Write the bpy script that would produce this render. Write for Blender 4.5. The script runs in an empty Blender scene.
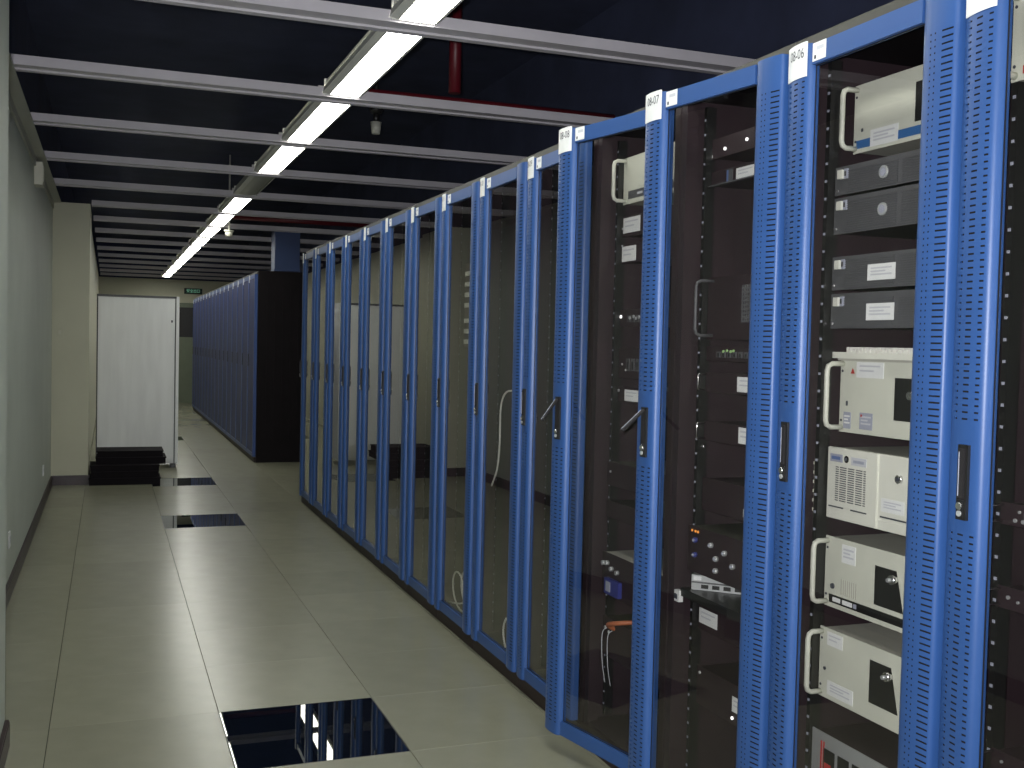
import bpy, math, random
from mathutils import Vector, Matrix
random.seed(7)
scene = bpy.context.scene
COL = scene.collection

# ------------------------------------------------------------------ camera
CAM_H = 1.439
F_PX, YAW, PITCH, ROLL = 1069.1, math.radians(20.73), math.radians(2.08), math.radians(1.33)
fw = Vector((math.sin(YAW)*math.cos(PITCH), math.cos(YAW)*math.cos(PITCH), -math.sin(PITCH)))
rt = Vector((math.cos(YAW), -math.sin(YAW), 0)); dn = fw.cross(rt)
r2 = rt*math.cos(ROLL)-dn*math.sin(ROLL); d2 = dn*math.cos(ROLL)+rt*math.sin(ROLL)
cam_data = bpy.data.cameras.new('camera'); cam = bpy.data.objects.new('camera', cam_data); COL.objects.link(cam)
cam_data.sensor_width = 36; cam_data.lens = F_PX*36/1024; cam_data.clip_start = .05
M = Matrix((r2, -d2, -fw)).transposed().to_4x4(); M.translation = (0, 0, CAM_H); cam.matrix_world = M
scene.camera = cam

# ------------------------------------------------------------------ world, exposure
world = bpy.data.worlds.new('world'); scene.world = world; world.use_nodes = True
world.node_tree.nodes['Background'].inputs[0].default_value = (.05, .06, .07, 1)
world.node_tree.nodes['Background'].inputs[1].default_value = .2
LAMP = 17.0
vs = scene.view_settings
vs.view_transform = 'Standard'; vs.look = 'None'; vs.gamma = 1; vs.use_curve_mapping = False
vs.exposure = 0.0

# the compact camera's own flash, beside its lens
fl = bpy.data.lights.new('camera_flash', 'AREA'); fl.shape = 'RECTANGLE'; fl.size = .05; fl.size_y = .03; fl.energy = 50; fl.spread = math.radians(110); fl.color = (.96, .97, 1.0)
flo = bpy.data.objects.new('camera_flash', fl); COL.objects.link(flo)
MF = M.copy(); MF.translation = Vector((0, 0, CAM_H))+r2*(-.045)-d2*.035; flo.matrix_world = MF

# ------------------------------------------------------------------ materials
MATS = {}
def mat(name, col, rough=.5, metal=0.0, noise=0.0, scale=8.0, bump=0.0, emit=None, estr=0.0, spec=.5, coat=0.0, stretch=(1,1,1)):
    m = bpy.data.materials.new(name); m.use_nodes = True; nt = m.node_tree
    b = nt.nodes['Principled BSDF']
    b.inputs['Base Color'].default_value = (*col, 1); b.inputs['Roughness'].default_value = rough
    b.inputs['Metallic'].default_value = metal; b.inputs['Specular IOR Level'].default_value = spec
    if coat: b.inputs['Coat Weight'].default_value = coat; b.inputs['Coat Roughness'].default_value = .15
    if emit: b.inputs['Emission Color'].default_value = (*emit, 1); b.inputs['Emission Strength'].default_value = estr
    if noise or bump:
        tc = nt.nodes.new('ShaderNodeTexCoord'); mp = nt.nodes.new('ShaderNodeMapping')
        mp.inputs['Scale'].default_value = stretch
        nz = nt.nodes.new('ShaderNodeTexNoise'); nz.inputs['Scale'].default_value = scale; nz.inputs['Detail'].default_value = 4
        nt.links.new(tc.outputs['Object'], mp.inputs[0]); nt.links.new(mp.outputs[0], nz.inputs['Vector'])
        if noise:
            rp = nt.nodes.new('ShaderNodeValToRGB')
            rp.color_ramp.elements[0].position = .3; rp.color_ramp.elements[1].position = .7
            rp.color_ramp.elements[0].color = (*[c*(1-noise) for c in col], 1)
            rp.color_ramp.elements[1].color = (*[min(1, c*(1+noise)) for c in col], 1)
            nt.links.new(nz.outputs['Fac'], rp.inputs[0]); nt.links.new(rp.outputs[0], b.inputs['Base Color'])
        if bump:
            bp = nt.nodes.new('ShaderNodeBump'); bp.inputs['Strength'].default_value = bump; bp.inputs['Distance'].default_value = .01
            nt.links.new(nz.outputs['Fac'], bp.inputs['Height']); nt.links.new(bp.outputs[0], b.inputs['Normal'])
    MATS[name] = m
    return m
mat('wall_paint', (.44, .48, .42), .6, noise=.04, scale=2.5, bump=.05)
mat('wall_cream', (.58, .575, .44), .6, noise=.04, scale=2.5, bump=.05)
mat('plenum', (.034, .041, .085), .85, noise=.25, scale=3)
mat('beam', (.50, .475, .505), .45, noise=.06, scale=6)
mat('trim_grey', (.42, .42, .36), .5, noise=.05, scale=6)
mat('baseboard', (.022, .009, .011), .4, noise=.15, scale=8)
mat('subfloor', (.06, .06, .05), .8)
mat('blue', (.026, .078, .238), .42, noise=.04, scale=5, spec=.42)
mat('blue_row', (.026, .066, .22), .4, noise=.05, scale=5)
mat('blue_dark', (.02, .045, .13), .5, noise=.06, scale=5)
mat('black_panel', (.006, .004, .005), .7, noise=.2, scale=6, spec=.2)
mat('black', (.012, .012, .012), .4)
mat('black_matt', (.008, .007, .008), .8)
mat('plinth_brown', (.022, .012, .010), .6)
mat('interior', (.022, .012, .016), .6, noise=.2, scale=5)
mat('charcoal', (.085, .087, .092), .5, noise=.08, scale=30)
mat('olive', (.045, .045, .036), .5, noise=.1, scale=8)
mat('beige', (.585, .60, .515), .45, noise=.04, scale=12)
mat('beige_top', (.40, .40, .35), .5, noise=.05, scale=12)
mat('ivory', (.68, .69, .61), .45, noise=.03, scale=10)
mat('white_paper', (.74, .76, .75), .6, noise=.03, scale=25)
mat('ink', (.05, .055, .07), .7)
mat('ink_grey', (.52, .54, .58), .7)
mat('ink_blue', (.10, .16, .34), .7)
mat('badge', (.33, .35, .42), .5)
mat('red', (.45, .03, .03), .5)
mat('red_pipe', (.11, .006, .012), .45, noise=.15, scale=6)
mat('orange', (.40, .12, .05), .5)
mat('chrome', (.75, .75, .75), .22, metal=1.0)
mat('silver', (.50, .52, .52), .38, metal=.5, noise=.05, scale=20)
mat('steel_white', (.80, .82, .82), .5, noise=.05, scale=3, stretch=(4, 4, .5))
mat('cable_white', (.75, .75, .68), .5)
mat('plastic_cream', (.62, .61, .50), .5)
mat('port_blue', (.04, .05, .22), .4)
mat('led_amber', (.6, .25, .05), .4, emit=(1, .35, .05), estr=.6)
mat('led_glint_white', (.8, .8, .8), .4, emit=(1, 1, 1), estr=1.5)  # white glow for LEDs and for painted flash glints on screws
mat('led_green', (.3, .5, .2), .4, emit=(.5, .8, .3), estr=.08)
mat('navy', (.011, .020, .100), .5, noise=.1, scale=8)
mat('stripe_blue', (.04, .14, .36), .5)
mat('door_green', (.16, .19, .13), .5, noise=.08, scale=4)
mat('lamp_on', (.9, .9, .9), .4, emit=(1.0, 1.0, .93), estr=LAMP)
mat('lamp_off', (.45, .45, .38), .4)
mat('lamp_house', (.62, .62, .57), .45, noise=.05, scale=6)
mat('sign_green', (.01, .03, .02), .5)
mat('sign_text', (.2, .5, .35), .5, emit=(.35, .9, .6), estr=.25)
mat('pile_black', (.006, .004, .006), .75, spec=.2, noise=.2, scale=8)
mat('rib_white', (.7, .7, .64), .5, noise=.05, scale=20)

def tile_mat():
    m = bpy.data.materials.new('floor_tile'); m.use_nodes = True; nt = m.node_tree; b = nt.nodes['Principled BSDF']
    tc = nt.nodes.new('ShaderNodeTexCoord'); nz = nt.nodes.new('ShaderNodeTexNoise'); nz.inputs['Scale'].default_value = 7; nz.inputs['Detail'].default_value = 6
    oi = nt.nodes.new('ShaderNodeObjectInfo'); rp = nt.nodes.new('ShaderNodeValToRGB')
    rp.color_ramp.elements[0].position = .25; rp.color_ramp.elements[1].position = .75
    rp.color_ramp.elements[0].color = (.232, .233, .166, 1); rp.color_ramp.elements[1].color = (.264, .264, .190, 1)
    hs = nt.nodes.new('ShaderNodeHueSaturation'); mr = nt.nodes.new('ShaderNodeMapRange')
    mr.inputs['To Min'].default_value = .94; mr.inputs['To Max'].default_value = 1.04
    nt.links.new(tc.outputs['Object'], nz.inputs['Vector']); nt.links.new(nz.outputs['Fac'], rp.inputs[0])
    nt.links.new(oi.outputs['Random'], mr.inputs['Value']); nt.links.new(mr.outputs[0], hs.inputs['Value'])
    nt.links.new(rp.outputs[0], hs.inputs['Color']); nt.links.new(hs.outputs[0], b.inputs['Base Color'])
    b.inputs['Roughness'].default_value = .27; b.inputs['Specular IOR Level'].default_value = .5
    bp = nt.nodes.new('ShaderNodeBump'); bp.inputs['Strength'].default_value = .03; bp.inputs['Distance'].default_value = .01
    nt.links.new(nz.outputs['Fac'], bp.inputs['Height']); nt.links.new(bp.outputs[0], b.inputs['Normal'])
    MATS['floor_tile'] = m
tile_mat()

def glass_mat(name, tint, f0, power, base=None):
    # clear pane: see-through plus a mirror reflection that grows towards grazing angles
    m = bpy.data.materials.new(name); m.use_nodes = True; nt = m.node_tree
    nt.nodes.remove(nt.nodes['Principled BSDF']); out = nt.nodes['Material Output']
    lw = nt.nodes.new('ShaderNodeLayerWeight'); lw.inputs['Blend'].default_value = .5
    pw = nt.nodes.new('ShaderNodeMath'); pw.operation = 'POWER'; pw.inputs[1].default_value = power
    mr = nt.nodes.new('ShaderNodeMapRange'); mr.inputs['To Min'].default_value = f0; mr.inputs['To Max'].default_value = 1.1
    gl = nt.nodes.new('ShaderNodeBsdfGlossy'); gl.inputs['Roughness'].default_value = 0.0
    gl.inputs['Color'].default_value = (.95, .96, .92, 1)
    if base: tr = nt.nodes.new('ShaderNodeBsdfDiffuse'); tr.inputs[0].default_value = (*base, 1)
    else: tr = nt.nodes.new('ShaderNodeBsdfTransparent'); tr.inputs[0].default_value = (*tint, 1)
    mx = nt.nodes.new('ShaderNodeMixShader')
    nt.links.new(lw.outputs['Facing'], pw.inputs[0]); nt.links.new(pw.outputs[0], mr.inputs['Value'])
    nt.links.new(mr.outputs[0], mx.inputs[0]); nt.links.new(tr.outputs[0], mx.inputs[1]); nt.links.new(gl.outputs[0], mx.inputs[2])
    nt.links.new(mx.outputs[0], out.inputs['Surface'])
    MATS[name] = m
def clear_mat(name, tint):
    m = bpy.data.materials.new(name); m.use_nodes = True; nt = m.node_tree
    nt.nodes.remove(nt.nodes['Principled BSDF']); t = nt.nodes.new('ShaderNodeBsdfTransparent'); t.inputs[0].default_value = (*tint, 1)
    nt.links.new(t.outputs[0], nt.nodes['Material Output'].inputs['Surface']); MATS[name] = m
glass_mat('door_glass', (.86, .84, .84), .02, 3.2)
clear_mat('glass_back', (.97, .98, .97))
glass_mat('floor_glass', None, .028, 4.6, base=(.004, .006, .012))

# ------------------------------------------------------------------ mesh helpers
class MB:
    def __init__(s): s.v = []; s.f = []; s.m = []; s.mats = []; s.n = []; s.smooth = []
    def mi(s, m):
        if m not in s.mats: s.mats.append(m)
        return s.mats.index(m)
    def face(s, pts, m, nrm=None, smooth=False):
        b = len(s.v); s.v += [tuple(p) for p in pts]; s.f.append(tuple(range(b, b+len(pts)))); s.m.append(s.mi(m)); s.n.append(nrm); s.smooth.append(smooth)
    def box(s, x0, x1, y0, y1, z0, z1, m, top=None, front=None):
        x0, x1 = min(x0, x1), max(x0, x1); y0, y1 = min(y0, y1), max(y0, y1); z0, z1 = min(z0, z1), max(z0, z1)
        b = len(s.v)
        s.v += [(x0,y0,z0),(x1,y0,z0),(x1,y1,z0),(x0,y1,z0),(x0,y0,z1),(x1,y0,z1),(x1,y1,z1),(x0,y1,z1)]
        for f, mm in (((0,3,2,1), m), ((4,5,6,7), top or m), ((0,1,5,4), m), ((1,2,6,5), m), ((2,3,7,6), m), ((3,0,4,7), front or m)):
            s.f.append(tuple(b+i for i in f)); s.m.append(s.mi(mm)); s.n.append(None); s.smooth.append(False)
        return s
    def cyl(s, c, axis, r, h, m, n=14, r1=None):
        r1 = r if r1 is None else r1
        a = Vector(axis).normalized(); u = a.orthogonal().normalized(); w = a.cross(u); c = Vector(c); b = len(s.v)
        for k in range(n):
            t = 2*math.pi*k/n; d = u*math.cos(t)+w*math.sin(t); s.v.append(tuple(c+d*r)); s.v.append(tuple(c+a*h+d*r1))
        for k in range(n):
            j = (k+1) % n; s.f.append((b+2*k, b+2*j, b+2*j+1, b+2*k+1)); s.m.append(s.mi(m)); s.n.append(None); s.smooth.append(True)
        s.f.append(tuple(b+2*k for k in reversed(range(n)))); s.f.append(tuple(b+2*k+1 for k in range(n)))
        s.m += [s.mi(m)]*2; s.n += [None]*2; s.smooth += [False]*2
        return s
    def tube(s, pts, r, m, n=8, closed_ends=True):
        pts = [Vector(p) for p in pts]; b = len(s.v); prev = None
        for i, p in enumerate(pts):
            t = (pts[min(i+1, len(pts)-1)]-pts[max(i-1, 0)]).normalized()
            if prev is None: u = t.orthogonal().normalized()
            else: u = (prev-t*prev.dot(t)).normalized()
            prev = u; w = t.cross(u)
            for k in range(n):
                a = 2*math.pi*k/n; s.v.append(tuple(p+(u*math.cos(a)+w*math.sin(a))*r))
        for i in range(len(pts)-1):
            for k in range(n):
                j = (k+1) % n; s.f.append((b+i*n+k, b+i*n+j, b+(i+1)*n+j, b+(i+1)*n+k)); s.m.append(s.mi(m)); s.n.append(None); s.smooth.append(True)
        s.f.append(tuple(b+k for k in reversed(range(n)))); s.f.append(tuple(b+(len(pts)-1)*n+k for k in range(n)))
        s.m += [s.mi(m)]*2; s.n += [None]*2; s.smooth += [False]*2
        return s
    def mesh(s, name):
        me = bpy.data.meshes.new(name); me.from_pydata(s.v, [], s.f)
        for m in s.mats: me.materials.append(MATS[m])
        me.polygons.foreach_set('material_index', s.m); me.polygons.foreach_set('use_smooth', s.smooth)
        me.update()
        if any(x is not None for x in s.n):
            ln = []
            for poly, nn in zip(me.polygons, s.n):
                for k in range(len(poly.vertices)):
                    ln.append(tuple(nn[k]) if nn is not None else (0, 0, 0))
            me.normals_split_custom_set(ln)
        return me
    def build(s, name, parent=None, loc=(0, 0, 0)):
        return link(name, s.mesh(name), parent, loc)
def link(name, me, parent=None, loc=(0, 0, 0)):
    o = bpy.data.objects.new(name, me); COL.objects.link(o); o.parent = parent; o.location = loc
    return o
def tag(o, label, cat, group=None):
    o['label'] = label; o['category'] = cat
    if group: o['group'] = group
    return o
def thing(name, label, cat, loc, group=None):
    o = bpy.data.objects.new(name, None); COL.objects.link(o); o.location = loc; o.empty_display_size = .05
    return tag(o, label, cat, group)
def struct(o): o['kind'] = 'structure'; return o
def copy_tree(o, parent=None):
    c = o.copy(); COL.objects.link(c); c.parent = parent
    for ch in list(o.children): copy_tree(ch, c)
    return c
def smooth_path(pts, n=6):
    pts = [Vector(p) for p in pts]; out = []
    for i in range(len(pts)-1):
        p0 = pts[max(i-1, 0)]; p1 = pts[i]; p2 = pts[i+1]; p3 = pts[min(i+2, len(pts)-1)]
        for k in range(n):
            t = k/n
            out.append(.5*((2*p1)+(p2-p0)*t+(2*p0-5*p1+4*p2-p3)*t*t+(3*p1-p0-3*p2+p3)*t**3))
    return out+[pts[-1]]
def text_polys(txt, size):
    cu = bpy.data.curves.new('t', 'FONT'); cu.body = txt; cu.size = size; cu.align_x = 'CENTER'; cu.align_y = 'CENTER'; cu.resolution_u = 2
    ob = bpy.data.objects.new('t', cu); COL.objects.link(ob)
    dg = bpy.context.evaluated_depsgraph_get(); me = ob.evaluated_get(dg).to_mesh()
    vs_ = [v.co.copy() for v in me.vertices]; fs = [tuple(p.vertices) for p in me.polygons]
    ob.evaluated_get(dg).to_mesh_clear(); bpy.data.objects.remove(ob); bpy.data.curves.remove(cu)
    return vs_, fs

# ------------------------------------------------------------------ room shell
T = .6; XA = .411; YN = 3.597; RX = 1.612
XL = -.5; XR = 2.83; Y0 = YN-10*T; Y1 = YN+35*T; ZB = 2.70; ZC = 3.5
floor = struct(MB().box(XL-.1, XR+.1, Y0-.1, Y1+.1, -.06, -.012, 'subfloor').build('floor'))
def tile_mesh(w):
    m = MB(); g = .0011; h = .012; c = .0006
    e = .0005; b = [(g, e), (w-g, e), (w-g, T-e), (g, T-e)]; t = [(g+c, e+c), (w-g-c, e+c), (w-g-c, T-e-c), (g+c, T-e-c)]
    for i in range(4):
        j = (i+1) % 4
        m.face([(*b[i], -h), (*b[j], -h), (*b[j], -c), (*b[i], -c)], 'floor_tile')
        m.face([(*b[i], -c), (*b[j], -c), (*t[j], 0), (*t[i], 0)], 'floor_tile')
    m.face([(*p, 0) for p in t], 'floor_tile')
    return m.mesh('floor_tile')
tm, tm_edge = tile_mesh(T), tile_mesh(XA-T-XL)
GLASS_ROWS = (0, 8, 12, 20)
for j in range(-10, 35):
    for c in range(-2, 4):
        if c == 0 and j in GLASS_ROWS: continue
        x = XL if c == -2 else XA+c*T
        link('floor_tile', tm_edge if c == -2 else tm, floor, (x, YN+j*T, 0))
for j, lab in zip(GLASS_ROWS, ('large dark glass floor panel nearest the camera, mirroring the ceiling lights',
                               'dark glass floor panel just in front of the stacked black boxes and white cabinet',
                               'thin dark glass floor panel beside the stacked black boxes',
                               'farthest small dark glass floor panel beside the white cabinet')):
    g = thing('glass_floor_panel', lab, 'floor panel', (XA, YN+j*T, -.012), 'dark glass floor panels in the aisle')
    m = MB(); w = .003
    for a in ((.001, .599, .001, w), (.001, .599, .599-w+.001, .599), (.001, w, w, .599-w+.001), (.599-w+.001, .599, w, .599-w+.001)):
        m.box(a[0], a[1], a[2], a[3], .0, .012, 'black')
    m.build('frame', g)
    MB().box(w, .600-w, w, .600-w, .0, .0110, 'floor_glass').build('glass_pane', g)

def wall(name, x0, x1, y0, y1, z0, z1, m): return struct(MB().box(x0, x1, y0, y1, z0, z1, m).build(name))
PILX, PILY = -.17, 11.05
wall('wall_left', XL-.1, XL, Y0-.1, Y1, -.012, ZB-.02, 'wall_paint')
wall('wall_left_upper', XL-.1, XL, Y0-.1, Y1, ZB-.02, ZC, 'plenum')
wall('wall_left_pilaster_near', XL, -.325, 2.6, 4.06, 0, ZB, 'wall_paint')
wall('wall_left_pilaster_far', XL, PILX, PILY, PILY+1.0, 0, ZB-.005, 'wall_cream')
wall('wall_left_return', XL, PILX-.02, PILY+1.0, Y1, 0, ZB-.03, 'wall_cream')
wall('wall_far', XL-.1, XR+.1, Y1, Y1+.1, -.012, ZB, 'wall_cream')
wall('wall_far_upper', XL-.1, XR+.1, Y1, Y1+.1, ZB, ZC, 'plenum')
wall('wall_back', XL-.1, XR+.1, Y0-.1, Y0, -.012, ZC, 'wall_paint')
wall('wall_right', XR, XR+.1, Y0-.1, Y1, -.012, ZC, 'plenum')
def base(name, x0, x1, y0, y1): return struct(MB().box(x0, x1, y0, y1, 0, .085, 'baseboard').box(x0+.003 if x1-x0 > .1 else x0, x1-.003, y0+.003, y1, .085, .092, 'baseboard').build(name))
base('baseboard_left', XL, XL+.016, 4.06, PILY-.016)
base('baseboard_left_pilaster_near', -.325, -.309, 2.6, 4.06)
base('baseboard_left_pilaster_far', XL, PILX, PILY-.016, PILY)
base('baseboard_left_pilaster_side', PILX, PILX+.014, PILY, PILY+1.0)
m = MB(); m.box(XL, XL+.075, 4.06, PILY, ZB-.012, ZB-.004, 'trim_grey'); m.box(XL, XL+.012, 4.06, PILY, ZB-.07, ZB-.012, 'trim_grey')
struct(m.build('trim_1'))
ceiling = struct(MB().box(XL-.1, XR+.1, Y0-.1, Y1+.1, ZC, ZC+.1, 'plenum').build('ceiling'))
# cross beams, each an inverted channel with two lips
PITCHB = 1.40; BY = [5.56+PITCHB*k for k in range(-5, 14)]
def beam_mesh(x0):
    m = MB(); W = .15
    prof = [(0, .046), (0, 0), (.040, 0), (.045, .008), (.105, .008), (.110, 0), (W, 0), (W, .046)]
    for i in range(len(prof)):
        a, b = prof[i], prof[(i+1) % len(prof)]
        m.face([(x0, a[0], a[1]), (x0, b[0], b[1]), (XR, b[0], b[1]), (XR, a[0], a[1])], 'beam')
    for x in (x0, XR): m.face([(x, p[0], p[1]) for p in prof], 'beam')
    return m.mesh('ceiling_beam')
bm_a, bm_b = beam_mesh(XL+.005), beam_mesh(PILX+.01)
for y in BY: link('ceiling_beam', bm_b if y > PILY-.1 else bm_a, ceiling, (0, y, ZB))
# hangers above the beams, red pipe
def pipe(name, pts, r, m, label, cat, group=None):
    return tag(MB().tube(pts, r, m, 10).build(name), label, cat, group)
pipe('sprinkler_pipe', [(1.22, 5.86, 2.805), (XR-.01, 5.84, 2.805)], .03, 'red_pipe', 'dark red pipe running across the ceiling above the second visible beam', 'pipe', 'red ceiling pipes')
pipe('sprinkler_pipe', [(1.24, 12.1, 2.772), (XR-.01, 12.1, 2.772)], .03, 'red_pipe', 'dark red pipe crossing the ceiling farther back, near the unlit lamp', 'pipe', 'red ceiling pipes')
pipe('drop_pipe', [(1.84, 5.90, 3.495), (1.84, 5.90, 2.87)], .035, 'red_pipe', 'short red pipe hanging vertically from the dark ceiling', 'pipe')

# ------------------------------------------------------------------ lamps
def lamp(y0, y1, on, label):
    g = thing('fluorescent_lamp', label, 'ceiling light', (1.134, y0, ZB+.004), 'fluorescent lamps in the ceiling strip')
    L = y1-y0; m = MB(); e = 'lamp_on' if on else 'lamp_off'
    m.box(-.098, .085, 0, L, .045, .072, 'lamp_house')
    m.face([(-.105, 0, .045), (-.112, 0, .012), (-.112, L, .012), (-.105, L, .045)], 'lamp_house')
    m.face([(-.112, 0, .012), (-.075, 0, .004), (-.075, L, .004), (-.112, L, .012)], 'lamp_house')
    m.face([(.085, 0, .045), (.085, 0, .006), (.072, 0, .004), (.072, L, .004), (.085, L, .006), (.085, L, .045)], 'lamp_house')
    for ya, yb in ((0, .009), (L-.009, L)): m.box(-.105, .085, ya, yb, .004, .085, 'lamp_house')
    m.build('housing', g)
    d = MB(); n = 6
    for k in range(n):   # slightly bowed diffuser
        a, b = -.072+.144*k/n, -.072+.144*(k+1)/n
        za, zb = .004+.010*(abs(a)/.072)**2, .004+.010*(abs(b)/.072)**2
        d.face([(a, .01, za), (a, L-.01, za), (b, L-.01, zb), (b, .01, zb)], e)
    d.box(-.07, .07, .01, L-.01, .014, .044, e)
    d.build('diffuser', g)
names = ['first', 'second', 'third', 'fourth', 'fifth', 'sixth', 'seventh', 'eighth', 'ninth', 'tenth', 'eleventh', 'twelfth', 'thirteenth', 'fourteenth', 'fifteenth', 'sixteenth']
vis = -1
for k in range(len(BY)-1):
    y0, y1 = BY[k]+.153, BY[k+1]-.003
    on = abs(BY[k]-8.36) > .1
    if BY[k] < 2.7:
        if BY[k] < -.3: continue
        lab = 'lit fluorescent ceiling lamp directly over the camera position' if BY[k] < 1 else 'lit fluorescent ceiling lamp just above the top of the photo'
    else:
        vis += 1
        lab = ('lit fluorescent ceiling lamp, %s of the strip counted from the camera' % names[vis]) if on else 'unlit grey fluorescent lamp breaking the bright ceiling strip'
    lamp(y0, y1, on, lab)

# ------------------------------------------------------------------ racks
DW = .597
LP = [(0,.03),(0,.004),(.006,-.002),(.019,-.0075),(.030,-.0112),(.046,-.0150),(.063,-.0172),(.080,-.0175),(.090,-.0165),(.097,-.0135),(.102,-.007),(.106,.003),(.108,.03)]
LS = {3, 5, 7}
RP = [(0,.03),(0,-.004),(.003,-.013),(.008,-.0165),(.038,-.0185),(.056,-.018),(.060,-.0175),(.070,-.0165),(.074,-.016),(.092,-.012),(.104,-.004),(.110,.006),(.112,.03)]
RS = {3, 5, 7}
LP = [(u, w*.85 if w < 0 else min(w, .015)) for u, w in LP]; RP = [(u, w*.85 if w < 0 else min(w, .015)) for u, w in RP]
def wprof(u):
    for a, b in zip(LP, LP[1:]):
        if a[0] <= u <= b[0] and b[0] > a[0]: return a[1]+(b[1]-a[1])*(u-a[0])/(b[0]-a[0])
    return 0
def nprof(P):
    sn = []
    for a, b in zip(P, P[1:]):
        d = Vector((b[0]-a[0], b[1]-a[1])).normalized(); sn.append(Vector((d.y, -d.x)))
    vn = [sn[0]]+[(sn[i]+sn[i+1]).normalized() for i in range(len(sn)-1)]+[sn[-1]]
    return vn
ZD0, ZD1 = .068, 2.196
SP, SH = .01365, .0036
def stile(m, P, S, ymap, gap):
    vn = nprof(P); sgn = -1 if ymap(1) < ymap(0) else 1
    zs = []
    z = .11
    while z < 2.106:
        if not (gap and gap[0] < z < gap[1]): zs.append(z)
        z += SP
    for i in range(len(P)-1):
        (a0, w0), (a1, w1) = P[i], P[i+1]
        n0 = (vn[i].y, sgn*vn[i].x, 0); n1 = (vn[i+1].y, sgn*vn[i+1].x, 0)
        def q(za, zb):
            pts = [(w0, ymap(a0), za), (w1, ymap(a1), za), (w1, ymap(a1), zb), (w0, ymap(a0), zb)]; nn = [n0, n1, n1, n0]
            e = (Vector(pts[1])-Vector(pts[0])).cross(Vector(pts[3])-Vector(pts[0]))
            if e.dot(Vector(n0)+Vector(n1)) < 0: pts.reverse(); nn.reverse()
            m.face(pts, 'blue', nn, True)
        if i in S:
            prev = ZD0
            for zz in zs: q(prev, zz); prev = zz+SH
            q(prev, ZD1)
        else: q(ZD0, ZD1)
    for z in (ZD0, ZD1): m.face([(w, ymap(a), z) for a, w in P], 'blue')
    a0, a1 = P[0][0], P[-1][0]
    ys = sorted((ymap(a0), ymap(a1)))
    m.face([(.015, ys[0], ZD0), (.015, ys[1], ZD0), (.015, ys[1], ZD1), (.015, ys[0], ZD1)], 'black_matt')
    m.face([(.012, ys[0]+.002, ZD0+.02), (.012, ys[1]-.006, ZD0+.02), (.012, ys[1]-.006, ZD1-.02), (.012, ys[0]+.002, ZD1-.02)], 'black_matt')  # black sheet behind the slots paints the shade inside the hollow stile
YL = lambda u: DW-u
YR = lambda v: .003+v
dm = MB()
stile(dm, LP, LS, YL, (1.09, 1.30)); stile(dm, RP, RS, YR, None)
dm.box(-.006, .015, .112, .490, 2.142, 2.192, 'blue'); dm.box(-.006, .015, .112, .490, .070, .118, 'blue')
DOOR = dm.mesh('door')
gm = MB(); gm.box(.006, .011, .108, .494, .112, 2.147, 'glass_back', front='door_glass'); PANE = gm.mesh('glass_pane')
gk = MB()
for a in ((.0045, .006, .112, .116, .118, 2.142), (.0045, .006, .486, .489, .118, 2.142), (.0045, .006, .116, .486, .118, .121), (.0045, .006, .116, .486, 2.139, 2.142)): gk.box(*a, 'black')
GASKET = gk.mesh('gasket')
hm = MB(); U0, U1 = .050, .073; Hz0, Hz1 = 1.112, 1.262
hm.box(-.0215, -.014, YL(U1), YL(U0), Hz0, Hz1, 'black_matt')
for a in ((U0-.002, U0+.003), (U1-.003, U1+.002)): hm.box(-.0235, -.014, YL(a[1]), YL(a[0]), Hz0, Hz1, 'black')
hm.box(-.0235, -.014, YL(U1), YL(U0), Hz1-.006, Hz1, 'black'); hm.box(-.0235, -.014, YL(U1), YL(U0), Hz0, Hz0+.004, 'black')
HANDLE = hm.mesh('handle')
lv = MB(); lv.box(-.003, .003, -.006, .006, -.098, 0, 'black_matt'); lv.box(-.0042, -.003, .004, .0055, -.094, -.006, 'badge'); LEVER = lv.mesh('lever')
ky = MB(); ky.box(-.003, .001, -.008, .008, -.018, .018, 'black'); ky.cyl((-.003, 0, .006), (-1, 0, 0), .0075, .004, 'chrome'); ky.cyl((-.003, 0, -.009), (-1, 0, 0), .006, .003, 'silver'); KEY = ky.mesh('lock')
pm = MB(); us = [.0065, .012, .019, .025, .030, .038, .046, .055, .063, .071, .080, .085, .090, .096]
for a, b in zip(us, us[1:]):
    fr = [(wprof(a)-.0022, YL(a), 2.116), (wprof(b)-.0022, YL(b), 2.116), (wprof(b)-.0022, YL(b), 2.201), (wprof(a)-.0022, YL(a), 2.201)]
    pm.face(fr, 'white_paper'); pm.face([(x+.0016, y, z) for x, y, z in reversed(fr)], 'white_paper')
pm.face([(wprof(u)-.0022, YL(u), 2.201) for u in us]+[(wprof(u)-.0006, YL(u), 2.201) for u in reversed(us)], 'white_paper')
PLATE = pm.mesh('number_plate')
sm = MB(); sm.box(-.0072, -.0058, YL(.109), YL(.160), 2.148, 2.192, 'white_paper')
sm.box(-.0076, -.0070, YL(.116), YL(.123), 2.153, 2.162, 'ink'); sm.box(-.0076, -.0070, YL(.125), YL(.153), 2.173, 2.182, 'ink_grey')
STICK = sm.mesh('sticker')
def plate_text(parent, txt):
    vs_, fs = text_polys(txt, .036); m = MB()
    for f in fs:
        pts = []
        for i in f:
            u = .057+vs_[i].x*.76; pts.append((wprof(u)-.0032, YL(u), 2.174+vs_[i].y))
        m.face(pts, 'ink')
    return m.build('plate_number', parent)

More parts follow.
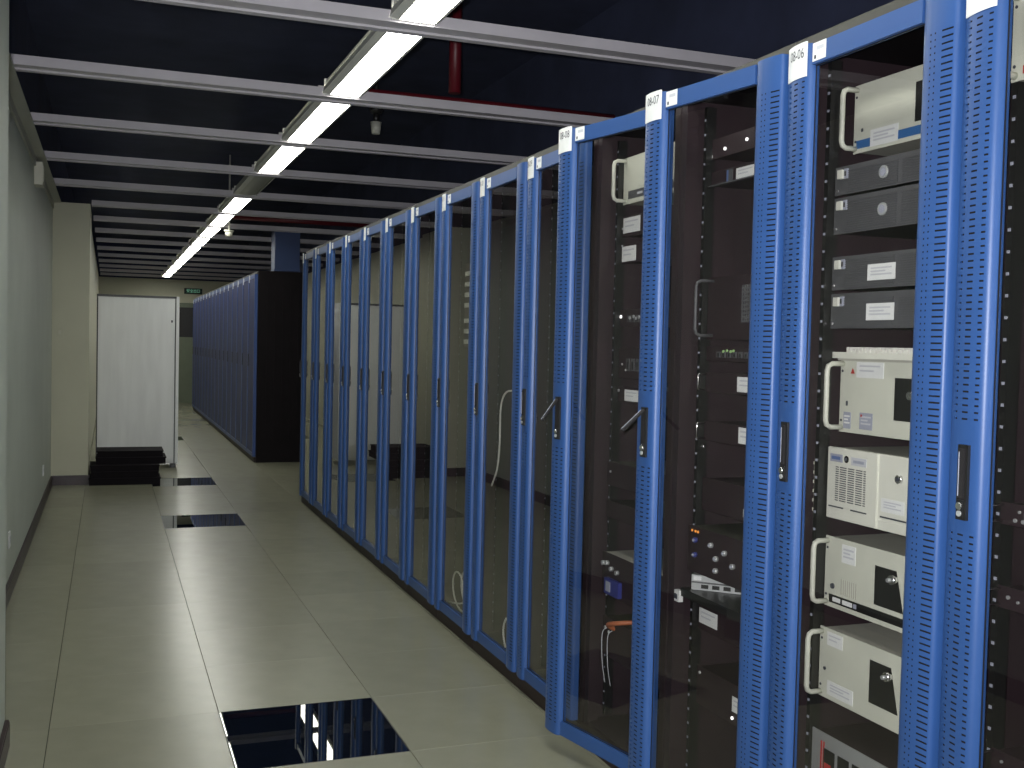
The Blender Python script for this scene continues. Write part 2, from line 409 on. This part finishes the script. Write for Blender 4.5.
# body meshes
RD = 1.0; RW0, RW1 = .002, .598
bp = MB().box(.012, RD, RW0, RW1, 0, .060, 'plinth_brown'); PLINTH = bp.mesh('plinth')
SIDE = MB().box(.036, RD, 0, .003, .055, 2.205, 'interior').mesh('side_panel')
SIDEK = MB().box(.036, RD, 0, .003, .055, 2.205, 'black_panel')
BACK = MB().box(RD-.004, RD, RW0+.004, RW1-.004, .055, 2.205, 'interior').mesh('back_panel')
rf = MB().box(.034, RD, RW0, RW1, 2.205, 2.220, 'black_panel'); rf.box(.026, .10, RW0-.001, RW1+.001, 2.206, 2.229, 'olive'); ROOF = rf.mesh('roof')
po = MB()
for y0, y1 in ((RW0+.004, .036), (.564, RW1-.004)): po.box(.036, .075, y0, y1, .055, 2.205, 'interior')
POSTS = po.mesh('front_posts')
rl = MB(); rl.box(-.001, .002, -.008, .008, .1, 2.18, 'black'); rl.box(.002, .03, -.008, -.006, .1, 2.18, 'black')
z = .14
while z < 2.15: rl.box(-.003, -.001, -.0032, .0032, z-.0032, z+.0032, 'badge'); z += .04445
RAIL = rl.mesh('mounting_rail')
tr_ = MB().box(.04, RD-.01, RW0+.006, RW1-.006, .055, .075, 'interior'); TRAY = tr_.mesh('base_tray')
def make_rack():
    g = thing('server_rack', '', 'server rack', (0, 0, 0))
    link('plinth', PLINTH, g); link('side_panel', SIDE, g, (0, RW0, 0)); link('side_panel', SIDE, g, (0, RW1-.003, 0))
    link('back_panel', BACK, g); link('roof', ROOF, g); link('front_posts', POSTS, g); link('base_tray', TRAY, g)
    link('mounting_rail', RAIL, g, (.095, .0465, 0)); link('mounting_rail', RAIL, g, (.095, .6-.0465, 0))
    d = link('door', DOOR, g)
    link('glass_pane', PANE, d); link('gasket', GASKET, d); link('handle', HANDLE, d, (.0022, 0, 0))
    link('lever', LEVER, d, (-.0225, YL(.0615), Hz1-.008)); link('lock', KEY, d, (-.0215, YL(.0615), Hz0+.022))
    link('number_plate', PLATE, d); link('sticker', STICK, d)
    return g
proto = make_rack()
rack_labels = ['blue glass-fronted rack at the right edge of the photo, door shut',
 'blue glass-fronted rack numbered 08-06, full of beige computers, door shut',
 'blue glass-fronted rack numbered 08-07, door ajar with its handle swung out',
 'blue rack with the door standing ajar, just beyond rack 08-07']+[
 'closed blue glass-fronted rack in the long row, %s beyond the two ajar doors' % w for w in ('first', 'second', 'third', 'fourth', 'fifth', 'sixth', 'seventh', 'eighth', 'ninth')]+[
 'last blue glass-fronted rack at the far end of the long row']
RY = [1.128+.6013*k for k in range(14)]
OPEN = {2: 9.2, 3: 12.2}
racks = []
for k in range(14):
    g = proto if k == 0 else copy_tree(proto)
    g.location = (RX, RY[k], 0); g['label'] = rack_labels[k]; g['group'] = 'blue racks of the long right row'
    racks.append(g)
def child(g, n): return [c for c in g.children if c.name.split('.')[0] == n][0]
for k, g in enumerate(racks):
    d = child(g, 'door')
    if k in OPEN:
        d.rotation_euler.z = math.radians(OPEN[k])
        l = child(d, 'lever'); l.rotation_euler.y = math.radians(52 if k == 2 else 40)
    if 1 <= k <= 6: plate_text(d, '08-%02d' % (5+k))
ROW2 = 12.69
d3 = MB()
for y0, y1 in ((.003, .030), (.567, .597)): d3.box(-.006, .03, y0, y1, ZD0, ZD1, 'blue_row')
d3.box(-.006, .03, .030, .567, 2.150, ZD1, 'blue_row'); d3.box(-.006, .03, .030, .567, ZD0, .11, 'blue_row')
SOLID = d3.mesh('door'); SHEET = MB().box(.000, .004, .030, .567, .11, 2.150, 'navy').mesh('mesh_panel')
def solid_door(g):
    d = child(g, 'door'); d.data = SOLID
    for c in list(d.children):
        if c.name.split('.')[0] in ('glass_pane', 'gasket', 'lever', 'lock'): bpy.data.objects.remove(c)
    sh = link('mesh_panel', SHEET, d)
    child(d, 'number_plate').location.x = .009; child(d, 'handle').location.x = .0145
ordw = ['first', 'second', 'third', 'fourth', 'fifth', 'sixth', 'seventh', 'eighth', 'ninth', 'tenth', 'eleventh', 'twelfth', 'thirteenth', 'fourteenth', 'fifteenth', 'sixteenth']
for k in range(16):
    g = copy_tree(proto); g.location = (RX-.02, ROW2+.006+.6*k, 0)
    solid_door(g)
    g['label'] = 'blue rack of the distant row, %s from its black end panel' % ordw[k]
    g['group'] = 'blue racks of the distant row'
# black louvred end panel of the distant row
ep = thing('end_panel', 'black vertical side panel closing the near end of the distant rack row', 'panel', (RX+.014, ROW2-.016, 0))
MB().box(.0, 1.0, 0, .016, .0, 2.235, 'black_panel').build('sheet', ep)
for i in range(9): MB().box(.10+.09*i, .13+.09*i, -.004, 0, .25, 2.05, 'black_panel').build('rib', ep)
# blue riser duct above the distant row
m = MB(); m.box(0, .29, 0, .3, 0, ZB-2.258+.06, 'blue_dark')
du = thing('cable_riser', 'dark blue square duct rising from the distant racks to the ceiling', 'duct', (1.815, 12.72, 2.242))
m.build('shaft', du); MB().box(-.008, .298, -.008, .308, 0, .02, 'blue_dark').build('collar', du)

# ------------------------------------------------------------------ rack equipment
def gear(name, k, X, z0, label, cat, group=None, dz=0):
    return thing(name, label, cat, (X, RY[k]+.6-.0585, z0+dz), group)
EW = .483
def P(m, a0, a1, o0, o1, b0, b1, mt, **kw):  # a: to the right from the left edge, o: out of the panel, b: up
    m.box(-o1, -o0, -a1, -a0, b0, b1, mt, **kw); return m
def poly(m, pts, o, mt): m.face([(-o, -a, b) for a, b in pts], mt)
def handle(g, H, p=.045, a=.010, r=.0068, mt='beige', b0=.012):
    for aa in (a, EW-a):
        pts = [(0, -aa, b0), (-p*.7, -aa, b0), (-p*.93, -aa, b0+.006), (-p, -aa, b0+.018), (-p, -aa, H-b0-.018), (-p*.93, -aa, H-b0-.006), (-p*.7, -aa, H-b0), (0, -aa, H-b0)]
        MB().tube(pts, r, mt, 8).build('handle', g)
def sticker(g, a0, a1, b0, b1, o=.0005, lines=2, mt='white_paper', ink='ink_grey', dot=None):
    m = MB(); P(m, a0, a1, o-.0004, o+.0008, b0, b1, mt)
    h = b1-b0
    for i in range(lines):
        y = b1-h*(.25+.6*i/max(1, lines)); P(m, a0+(a1-a0)*.12, a0+(a1-a0)*(.88 if i % 2 == 0 else .65), o+.0006, o+.0012, y-h*.05, y+h*.05, ink)
    if dot: P(m, a0+.004, a0+.010, o+.0006, o+.0013, b1-.011, b1-.005, dot)
    return m.build('sticker', g)
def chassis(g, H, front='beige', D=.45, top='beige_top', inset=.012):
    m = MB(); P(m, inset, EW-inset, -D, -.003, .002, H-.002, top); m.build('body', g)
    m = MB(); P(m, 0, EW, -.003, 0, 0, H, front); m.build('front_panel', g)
def screws(g, H, mt='ink'):
    m = MB()
    for b in (.03, H-.03):
        for a in (.008, EW-.008): m.cyl((0, -a, b), (-1, 0, 0), .0035, .0015, mt, 8)
    m.build('screws', g)
def window(g, a0, a1, b0, b1, flap=True):
    m = MB(); P(m, a0, a1, .0002, .0012, b0, b1, 'black'); m.build('drive_window', g)
    if flap:
        m = MB(); am = a0+.078
        for o in (.0016, .0035): poly(m, [(am, b1+.001), (a1+.012, b1+.001), (a1+.012, b0-.003), (am+.028, b0-.003)], o, 'beige')
        m.build('flap', g)
        MB().cyl((-.001, -(am-.004), b1-.02), (-1, 0, 0), .011, .016, 'chrome').cyl((-.017, -(am-.004), b1-.02), (-1, 0, 0), .005, .010, 'silver').build('lock_knob', g)
X4, X2 = 1.762, 1.725
# --- rack 08-06 (k = 1)
g = gear('rack_computer', 1, 1.777, 1.946, 'beige rack computer with blue stripe, topmost in rack 08-06', 'computer', 'beige rack computers'); H = .172
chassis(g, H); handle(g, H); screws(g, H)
m = MB(); P(m, .012, EW-.012, .0002, .0009, .011, .032, 'stripe_blue'); m.build('stripe', g)
sticker(g, .066, .166, .008, .050, o=.001, lines=3); window(g, .222, .40, .042, .135, False)
P(MB(), .03, .036, 0, .002, .052, .060, 'ink').build('button', g)
serv = ['dark grey server with round emblem, upper of the two in rack 08-06', 'dark grey server with round emblem, lower of the two in rack 08-06',
        'dark grey server with white label, upper of the two in rack 08-06', 'dark grey server with white label, lower of the two in rack 08-06']
for i, (z0, z1) in enumerate(((1.836, 1.907), (1.738, 1.829), (1.597, 1.681), (1.500, 1.588))):
    g = gear('rack_server', 1, X2, z0, serv[i], 'server', 'dark grey servers of rack 08-06'); H = z1-z0
    chassis(g, H, 'charcoal', .6, 'black')
    m = MB()
    for r in range(int((H-.012)/.0055)):   # fine bezel mesh bars
        for c in range(2): P(m, .052+c*.195, .232+c*.195, .0, .0028, .007+r*.0055, .0095+r*.0055, 'charcoal')
    m.build('bezel_mesh', g)
    m = MB(); P(m, .022, .040, 0, .012, H-.032, H-.010, 'ivory'); P(m, .041, .052, 0, .006, H-.032, H-.008, 'badge'); P(m, .043, .049, .006, .007, H-.026, H-.014, 'black'); m.build('latch', g)
    MB().cyl((0, -.012, H*.15), (-1, 0, 0), .004, .003, 'chrome', 8).build('screw', g)
    if i < 2: MB().cyl((-.002, -.187, H*.5), (-1, 0, 0), .0155, .005, 'silver', 18).cyl((-.007, -.187, H*.5), (-1, 0, 0), .010, .001, 'badge', 18).build('emblem', g)
    else: sticker(g, .140, .238, H*.22, H*.68, o=.003, lines=3)
g = gear('rack_computer', 1, X4, 1.237, 'beige rack computer with ribbed white lid in middle of rack 08-06', 'computer', 'beige rack computers'); H = .186
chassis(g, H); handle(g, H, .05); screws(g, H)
m = MB(); P(m, -.01, EW+.005, -.35, .022, H+.002, H+.018, 'ivory'); P(m, -.003, EW, -.005, .008, H-.004, H+.002, 'beige_top'); m.build('lid', g)
m = MB()
for i in range(22): P(m, .035+i*.019, .048+i*.019, -.30, .012, H+.018, H+.027+.004*(i % 3 == 0), 'rib_white')
m.build('ribs', g)
sticker(g, .063, .163, .141, .180, lines=2); sticker(g, .018, .046, .010, .052, lines=3, mt='badge', ink='white_paper'); sticker(g, .080, .128, .012, .054, lines=3, mt='badge', ink='ink_grey', dot='red')
m = MB(); poly(m, [(.040, .150), (.056, .150), (.048, .165)], .0008, 'red'); m.build('warning_mark', g)
P(MB(), .026, .032, 0, .002, .068, .080, 'ink').build('button', g); window(g, .204, .40, .043, .145, False)
MB().cyl((-.001, -.272, .105), (-1, 0, 0), .010, .016, 'chrome').build('lock_knob', g)
g = gear('industrial_computer', 1, 1.735, 1.017, 'ivory industrial computer with slotted air grille in rack 08-06', 'computer'); H = .182
chassis(g, H, 'ivory'); 
m = MB(); P(m, .004, .190, 0, .006, .002, H-.001, 'ivory'); m.build('grille_bezel', g)
m = MB()
for c, (a0, a1) in enumerate(((.036, .048), (.053, .078), (.084, .108), (.114, .138), (.143, .151))):
    for r in range(16): P(m, a0, a1, .0058, .0066, .048+r*.0056, .0506+r*.0056, 'ink')
m.build('vent_slots', g)['kind'] = 'stuff'
m = MB(); P(m, .014, .062, .006, .0072, .146, .166, 'badge'); P(m, .020, .054, .0072, .0078, .152, .160, 'ink_blue'); m.build('badge', g)
m = MB(); P(m, .096, .152, .006, .0072, .144, .164, 'ink_grey'); P(m, .104, .144, .0072, .0078, .150, .157, 'badge'); m.build('badge', g)
MB().cyl((-.006, -.078, .156), (-1, 0, 0), .009, .002, 'chrome', 16).cyl((-.008, -.076, .156), (-1, 0, 0), .005, .001, 'ink', 12).build('emblem', g)
m = MB(); P(m, .012, .070, .006, .0068, .030, .0335, 'ink'); P(m, .098, .158, .006, .0068, .030, .0335, 'ink'); P(m, .200, .300, .0, .0012, .030, .034, 'ink'); m.build('seams', g)
m = MB(); P(m, .196, .47, 0, .003, .003, .024, 'ivory'); P(m, .196, .47, 0, .003, .038, H-.004, 'ivory'); m.build('drive_door', g)
MB().cyl((-.003, -.268, .130), (-1, 0, 0), .010, .008, 'chrome', 14).cyl((-.011, -.268, .130), (-1, 0, 0), .005, .002, 'ink', 10).build('lock_knob', g)
sticker(g, .206, .285, .046, .078, o=.0032, lines=3)
m = MB(); P(m, -.030, -.020, .01, .022, .008, .150, 'plastic_cream')
for r in range(6): P(m, -.032, -.018, .008, .024, .012+r*.024, .020+r*.024, 'plastic_cream')
m.build('cable_comb', g)
g = gear('rack_computer', 1, 1.734, .790, 'beige rack computer with black lettered strip along its lower edge', 'computer', 'beige rack computers'); H = .180
chassis(g, H); handle(g, H, .045); screws(g, H); window(g, .191, .300, .045, .140)
m = MB(); P(m, .020, EW-.02, .0002, .0012, .012, .033, 'black'); m.build('strip', g)
m = MB()
for a0, a1 in ((.036, .066), (.074, .112), (.116, .128)): P(m, a0, a1, .0012, .0018, .017, .028, 'white_paper' if a0 < .1 else 'badge')
m.build('strip_lettering', g)
sticker(g, .066, .118, .122, .168, lines=3, ink='ink_grey')
MB().cyl((0, -.034, .055), (-1, 0, 0), .007, .004, 'ink', 12).build('button', g)
m = MB()
for i in range(8): P(m, .066+i*.008, .069+i*.008, 0, .0012, .040, .080, 'beige_top')
m.build('vent_ribs', g)
g = gear('rack_computer', 1, 1.726, .556, 'beige rack computer with two white stickers, lowest in rack 08-06', 'computer', 'beige rack computers'); H = .180
chassis(g, H); handle(g, H, .045); screws(g, H); window(g, .194, .300, .042, .146)
sticker(g, .030, .090, .138, .172, lines=2); sticker(g, .036, .136, .012, .048, lines=3)
MB().cyl((0, -.024, .075), (-1, 0, 0), .0045, .003, 'ink', 10).build('button', g)
g = gear('power_unit', 1, 1.712, .30, 'grey unit with red marked panel at the bottom of rack 08-06', 'power unit'); H = .172
chassis(g, H, 'silver', .4, 'interior')
m = MB()
for i in range(4): P(m, .05+i*.055, .092+i*.055, 0, .002, .055, .135, 'black')
m.build('vent', g)
m = MB()
for i in range(2): P(m, .036+i*.010, .041+i*.010, 0, .001, .02, .15, 'red')
for i in range(3): P(m, .056+i*.055, .080+i*.055, .002, .004, .085, .10, 'red')
m.build('red_marks', g)
# --- rack at the right edge (k = 0)
g = gear('rack_computer', 0, 1.682, 1.985, 'beige rack computer high in the rack at the right edge', 'computer', 'beige rack computers'); H = .178
chassis(g, H); handle(g, H, .030, r=.008); screws(g, H); window(g, .15, .35, .05, .14, False)
P(MB(), .030, .060, 0, .001, .012, .028, 'red').build('mark', g)
def black_unit(k, z0, H, label, X=X2, D=.5, cat='server', lbl=None, loop=False, dots=(), ports=0, vent=None, name='rack_server', top='interior', front='interior', group='black units behind the glass doors'):
    g = gear(name, k, X, z0, label, cat, group)
    chassis(g, H, front, D, top)
    if lbl: sticker(g, *lbl, o=.001, lines=2)
    if loop:
        for aa in (.006, EW-.006): MB().tube([(0, -aa, .006), (-.028, -aa, .006), (-.03, -aa, .009), (-.03, -aa, H-.009), (-.028, -aa, H-.006), (0, -aa, H-.006)], .0028, 'chrome', 6).build('handle', g)
    for (a, b, mt, r) in dots: MB().cyl((0, -a, b), (-1, 0, 0), r, .004, mt, 10).build('indicator_glint', g)
    if ports:
        m = MB()
        for i in range(ports): P(m, .06+i*.3/ports, .06+(i+.7)*.3/ports, 0, .002, H*.25, H*.65, 'charcoal'); P(m, .06+(i+.2)*.3/ports, .06+(i+.5)*.3/ports, .002, .003, H*.3, H*.55, 'black')
        m.build('ports', g)
    if vent:
        m = MB(); n = 9
        for i in range(n):
            P(m, vent[0]+(vent[1]-vent[0])*i/n, vent[0]+(vent[1]-vent[0])*(i+.5)/n, 0, .002, vent[2], vent[3], 'charcoal')
            P(m, vent[0], vent[1], .001, .0025, vent[2]+(vent[3]-vent[2])*i/n, vent[2]+(vent[3]-vent[2])*(i+.4)/n, 'charcoal')
        m.build('vent', g)
    return g
black_unit(0, 1.10, .045, 'thin black unit with small bright plugs in the rightmost rack, at handle height', loop=True, ports=8, dots=((.04, .012, 'silver', .004), (.06, .012, 'silver', .004), (.05, .03, 'silver', .003)), X=1.70)
black_unit(0, .93, .045, 'thin black unit below the plugged one in the rightmost rack', loop=True, dots=((.03, .025, 'silver', .004), (.055, .02, 'silver', .003)), X=1.70)
black_unit(0, .58, .060, 'black unit with wire handles low in the rightmost rack', loop=True, dots=((.03, .04, 'silver', .003),), X=1.70)
black_unit(0, .30, .16, 'grey panelled unit at the bottom of the rightmost rack', front='charcoal', vent=(.1, .3, .03, .13), X=1.70)
# --- rack 08-07 (k = 2)
g = black_unit(2, 1.935, .046, 'thin black switch with a white label at the top of rack 08-07', lbl=(.140, .236, .006, .038), ports=0, cat='network switch', name='network_switch')
P(MB(), .09, .10, 0, .003, .004, .04, 'ink_blue').build('stripe', g); P(MB(), .10, .12, 0, .003, .004, .04, 'charcoal').build('port', g); P(MB(), 0, EW, -.003, .012, 0, .004, 'charcoal').build('lip', g)
black_unit(2, 2.02, .06, 'black unit with two glowing dots for flash glints above the labelled switch in rack 08-07', dots=((.075, .022, 'led_glint_white', .005), (.192, .030, 'led_glint_white', .005), (.002, .008, 'chrome', .006)))  # the two glowing dots paint flash glints on screw heads
g = black_unit(2, 1.470, .19, 'black rack computer with a wide handle in rack 08-07', cat='computer', name='rack_computer', vent=(.190, .30, .05, .16)); handle(g, .19, .06, .03, .005, 'charcoal', .012)
black_unit(2, 1.405, .045, 'thin black unit with greenish plugs in rack 08-07', ports=10, dots=((.10, .03, 'led_green', .004), (.12, .032, 'led_green', .004), (.14, .03, 'led_green', .004), (.155, .032, 'led_green', .004)))
black_unit(2, 1.310, .06, 'black unit with a white label, upper of the two in rack 08-07', loop=True, lbl=(.180, .285, .008, .052))
black_unit(2, 1.160, .06, 'black unit with a white label, lower of the two in rack 08-07', loop=True, lbl=(.195, .285, .008, .055), dots=((.002, -.02, 'chrome', .005),))
black_unit(2, .945, .10, 'black box with a small pale label on a shelf of rack 08-07', lbl=(.232, .262, .012, .036))
g = black_unit(2, .760, .14, 'black panel with round knobs and amber indicators in rack 08-07', X=1.68, cat='control panel', name='knob_panel', top='olive', group=None)
for i, (a, b, mt) in enumerate(((.05, .10, 'port_blue'), (.05, .055, 'port_blue'), (.14, .10, 'silver'), (.17, .065, 'silver'), (.17, .03, 'silver'), (.215, .09, 'silver'), (.26, .06, 'silver'))):
    MB().cyl((0, -a, b), (-1, 0, 0), .008, .010, mt, 12).cyl((-.010, -a, b), (-1, 0, 0), .004, .004, 'badge', 10).build('knob', g)
for a in (.025, .045, .06): MB().cyl((0, -a, .126), (-1, 0, 0), .004, .003, 'led_amber', 8).build('indicator_glint', g)
g = thing('network_switch', 'silver network switch set askew on a shelf of rack 08-07', 'network switch', (1.675, RY[2]+.505, .706))
g.rotation_euler.z = math.radians(47); SW = .36
m = MB(); P(m, 0, SW, -.05, 0, 0, .046, 'silver'); m.build('body', g)
m = MB()
for i in range(9): P(m, .030+i*.034, .052+i*.034, 0, .0015, .006, .018, 'black')
P(m, 0, SW, 0, .004, .022, .026, 'charcoal'); m.build('ports', g)
m = MB(); P(m, .006, .030, 0, .002, .030, .042, 'white_paper'); m.build('sticker', g)
m = MB(); P(m, .060, .085, -.03, -.005, .046, .054, 'port_blue'); m.build('plug', g)
sf = thing('rack_shelf', 'black shelf carrying the askew silver switch in rack 08-07', 'shelf', (1.66, RY[2]+.06, .700))
MB().box(0, .4, 0, .48, 0, .005, 'black').build('plate', sf); MB().box(-.003, 0, 0, .48, -.02, .005, 'black').build('lip', sf)
g = gear('wall_socket', 2, 1.655, .660, 'small white socket hanging inside rack 08-07 beside the silver switch', 'socket')
m = MB(); P(m, -.03, .005, -.01, .005, 0, .035, 'white_paper'); m.build('body', g); P(MB(), -.021, -.004, .005, .007, .008, .024, 'ink').build('opening', g)
black_unit(2, .575, .085, 'black unit with a white tag below the silver switch in rack 08-07', lbl=(.006, .110, .020, .066))
black_unit(2, .34, .12, 'black unit with a small white label near the bottom of rack 08-07', lbl=(.205, .275, .04, .085), dots=((.208, .02, 'led_glint_white', .005), (.02, .10, 'silver', .005)))
# --- the ajar rack beyond (k = 3)
g = gear('rack_computer', 3, X2, 1.950, 'beige rack computer at the top of the ajar rack beyond 08-07', 'computer', 'beige rack computers'); H = .165
chassis(g, H); handle(g, H, .05, .02); m = MB(); P(m, .04, EW-.03, .0002, .0012, .016, .044, 'charcoal'); P(m, .11, .15, .0012, .0016, .026, .034, 'ink_grey'); m.build('strip', g)
black_unit(3, 1.835, .075, 'black unit with a white label just below the beige computer, ajar rack', lbl=(.010, .138, .012, .066), dots=((.006, .03, 'silver', .004),))
black_unit(3, 1.740, .068, 'black unit with a white label, second below the beige computer, ajar rack', lbl=(.005, .112, .006, .060), dots=((.006, .064, 'silver', .003),))
black_unit(3, 1.515, .060, 'black patch panel with small pale plugs in the ajar rack', ports=9, dots=((.01, .035, 'led_glint_white', .006), (.08, .03, 'silver', .006), (.11, .034, 'silver', .006), (.13, .028, 'silver', .006), (.15, .032, 'silver', .006)))
black_unit(3, 1.330, .110, 'deep black unit above the handle height in the ajar rack', ports=8, dots=((.03, .05, 'silver', .004), (.06, .03, 'silver', .004)), top='olive')
black_unit(3, 1.245, .055, 'thin black unit with a white label at handle height, ajar rack', lbl=(.055, .158, .006, .046), dots=((.008, .04, 'silver', .005),))
black_unit(3, .945, .085, 'black unit with a pale top edge below handle height, ajar rack', X=1.69, top='olive', dots=((.03, .05, 'silver', .004),))
black_unit(3, .830, .060, 'lower black unit with a pale top edge, ajar rack', X=1.69, top='olive')
g = black_unit(3, .555, .150, 'black knobbed panel with a blue module low in the ajar rack', X=1.68, cat='control panel', name='knob_panel', top='beige_top', group=None)
for a, b in ((.02, .11), (.05, .115), (.085, .10), (.13, .095)): MB().cyl((0, -a, b), (-1, 0, 0), .008, .012, 'silver', 12).build('knob', g)
P(MB(), .05, .16, 0, .015, .01, .065, 'port_blue').build('module', g); P(MB(), .065, .10, .015, .017, .02, .055, 'badge').build('module_face', g)
g = black_unit(3, .33, .14, 'black unit with orange plug and pale wires, lowest in the ajar rack', X=1.69, top='olive', dots=((.02, .10, 'silver', .006), (.05, .09, 'silver', .006)))
MB().tube(smooth_path([(0, -.09, .11), (-.03, -.10, .13), (-.03, -.16, .15), (.02, -.2, .16)]), .008, 'orange').build('plug_lead', g)
for a in (.03, .075): MB().tube(smooth_path([(0, -a, .10), (-.02, -a-.005, .08), (-.015, -a, -.02), (0, -a+.004, -.1)]), .0016, 'ink_grey', 6).build('wire', g)

# cables and strips in the nearer shut racks
def cable(label, pts, r=.0045): return tag(MB().tube(smooth_path(pts, 8), r, 'cable_white', 8).build('cable'), label, 'cable', 'white cables in the shut racks')
cable('long white cable hanging in an S behind the glass of a shut rack', [(1.68, 4.36, 1.236), (1.66, 4.45, 1.23), (1.66, 4.52, 1.16), (1.66, 4.525, 1.0), (1.66, 4.55, .88), (1.66, 4.62, .79)])
cable('white cable coiled in loops near the floor of a shut rack', [(1.66, 5.27, .10)]+[(1.66+.004*i, 5.13+.12*math.cos(t), .18+.10*math.sin(t)) for i, t in enumerate([math.pi*1.1-.55*j for j in range(24)])])
cable('short white cable end arching low in a shut rack, right of the coil', [(1.66, 4.39, .23), (1.66, 4.42, .19), (1.66, 4.42, .14), (1.66, 4.39, .10)])
st = thing('strip_panel', 'pale horizontal label strips stacked upright behind glass of a shut rack', 'label strips', (1.665, 5.09, 1.42))
MB().box(.004, .008, -.06, .012, 0, .42, 'interior').build('backing', st)
for i in range(7):
    z = .02+i*.052+(.025 if i > 2 else 0); MB().box(0, .004, -.055, .008, z, z+.022, 'beige').build('strip', st)

# ------------------------------------------------------------------ far end: cabinet, boxes, door, sign
g = thing('metal_cabinet', 'tall white metal cabinet standing behind the stacked black boxes', 'cabinet', (-.115, 12.30, 0))
W, Hc, Dp = .845, 1.885, .5
MB().box(0, W, .022, Dp, .05, Hc, 'steel_white').build('body', g)
m = MB(); m.box(.016, W-.046, 0, .020, .08, Hc-.03, 'steel_white'); d = m.build('door', g)
MB().box(W-.085, W-.068, -.006, 0, 1.60, 1.625, 'ink').build('lock', d)
m = MB(); m.box(0, .012, .006, .022, .05, Hc, 'black'); m.box(.012, W-.03, .006, .022, Hc-.022, Hc, 'charcoal'); m.box(W-.042, W-.034, .008, .022, .05, Hc-.022, 'black'); m.build('seam', g)
MB().box(W-.03, W, .0, .022, .05, Hc, 'steel_white').build('edge_post', g)
for x in (.02, W-.08): MB().box(x, x+.06, .03, .09, 0, .05, 'black').build('foot', g)
piles = [(-.160, .49, 10.96, 11.040, 'bottom'), (-.140, .47, 10.98, 11.040, 'second from bottom'), (-.150, .48, 11.0, 0, 'middle'), (-.100, .545, 11.1, 0, 'second from top'), (-.090, .52, 11.12, 0, 'top')]
zz = 0
for i, (x0, x1, y0, _, w) in enumerate(piles):
    g = thing('flat_box', 'long flat black box, %s of the stack by the white cabinet' % w, 'box', ((x0+x1)/2, y0+.2, zz), 'stacked black boxes')
    h = (.066, .062, .058, .066, .062)[i]; a = (x1-x0)/2; yb = .2
    MB().box(-a, a, -yb, yb, 0, h-.012, 'pile_black').build('tray', g); MB().box(-a-.006, a+.006, -yb-.006, yb+.006, h-.012, h, 'pile_black').build('lid', g)
    zz += h
d1 = struct(MB().box(1.20, 2.10, Y1-.05, Y1-.002, 0, 2.2, 'door_green').build('door_1'))
MB().box(1.30, 2.0, Y1-.056, Y1-.05, 1.45, 2.1, 'black').build('glass_pane', d1)
MB().box(1.26, 1.29, Y1-.11, Y1-.05, .98, 1.12, 'chrome').build('door_handle', d1)
m = MB(); m.box(1.12, 1.20, Y1-.06, Y1-.002, 0, 2.28, 'wall_cream'); m.box(2.10, 2.18, Y1-.06, Y1-.002, 0, 2.28, 'wall_cream'); m.box(1.20, 2.10, Y1-.06, Y1-.002, 2.2, 2.28, 'wall_cream'); m.build('door_frame', d1)
g = thing('exit_sign', 'small dark exit sign with green characters on the far wall', 'sign', (1.745, Y1-.03, 2.40))
MB().box(-.19, .19, 0, .028, 0, .125, 'sign_green').build('box', g)
vs_, fs = text_polys('安全出口', .085); m = MB()
for f in fs: m.face([(vs_[i].x*.85, -.002, .063+vs_[i].y) for i in f], 'sign_text')
m.build('characters', g)

# ------------------------------------------------------------------ small fittings
g = thing('wall_box', 'small cream box mounted high on the left wall under the beams', 'wall box', (XL, 8.42, 2.50))
MB().box(0, .055, -.09, .09, 0, .16, 'plastic_cream').build('body', g); MB().box(.055, .060, -.07, .07, .02, .14, 'plastic_cream').build('cover', g); MB().box(.015, .04, .09, .12, .02, .14, 'black').build('bracket', g)
def outlet(loc, label, ax='x'):
    g = thing('wall_outlet', label, 'outlet', loc, 'outlets low on the left wall')
    if ax == 'x': MB().box(0, .008, -.043, .043, 0, .086, 'white_paper').build('plate', g); MB().box(.008, .0095, -.02, .02, .025, .06, 'ink_grey').build('socket', g)
    else: MB().box(-.043, .043, -.008, 0, 0, .086, 'white_paper').build('plate', g); MB().box(-.015, .015, -.0095, -.008, .025, .06, 'plastic_cream').build('rocker', g)
outlet((XL, 6.40, .27), 'white outlet on the left wall, nearer the camera'); outlet((XL, 9.70, .26), 'white outlet on the left wall, near the far pilaster')
g = thing('light_switch', 'pale wall switch on the cream pilaster front', 'switch', (-.43, PILY, 1.42)); MB().box(-.03, .03, -.008, 0, 0, .086, 'wall_cream').build('plate', g); MB().box(-.012, .012, -.011, -.008, .025, .06, 'plastic_cream').build('rocker', g)
g = thing('spotlight', 'dark hanging spotlight with a grey cylinder just right of the lamps', 'spotlight', (1.586, 6.75, 2.765))
MB().cyl((0, 0, .16), (0, 0, 1), .012, ZC-2.765-.16-.001, 'black').build('stem', g)
MB().cyl((0, 0, .13), (0, 0, 1), .035, .045, 'black', r1=.055).build('cap', g); MB().box(-.045, .045, -.062, -.05, .155, .175, 'chrome').build('bracket', g)
MB().cyl((0, 0, 0), (0, 0, 1), .026, .075, 'trim_grey', r1=.036).build('barrel', g); MB().cyl((0, 0, .07), (0, 0, 1), .018, .065, 'black').build('neck', g)
g = thing('smoke_detector', 'small cream detector hanging beside the far end of the lamp strip', 'detector', (1.262, 12.44, 2.585))
MB().cyl((0, 0, 0), (0, 0, 1), .035, .055, 'plastic_cream', r1=.045).build('head', g); MB().cyl((0, 0, .055), (0, 0, 1), .055, .015, 'plastic_cream').build('base', g); MB().cyl((0, 0, .07), (0, 0, 1), .01, ZC-2.585-.071, 'lamp_house').build('stem', g)
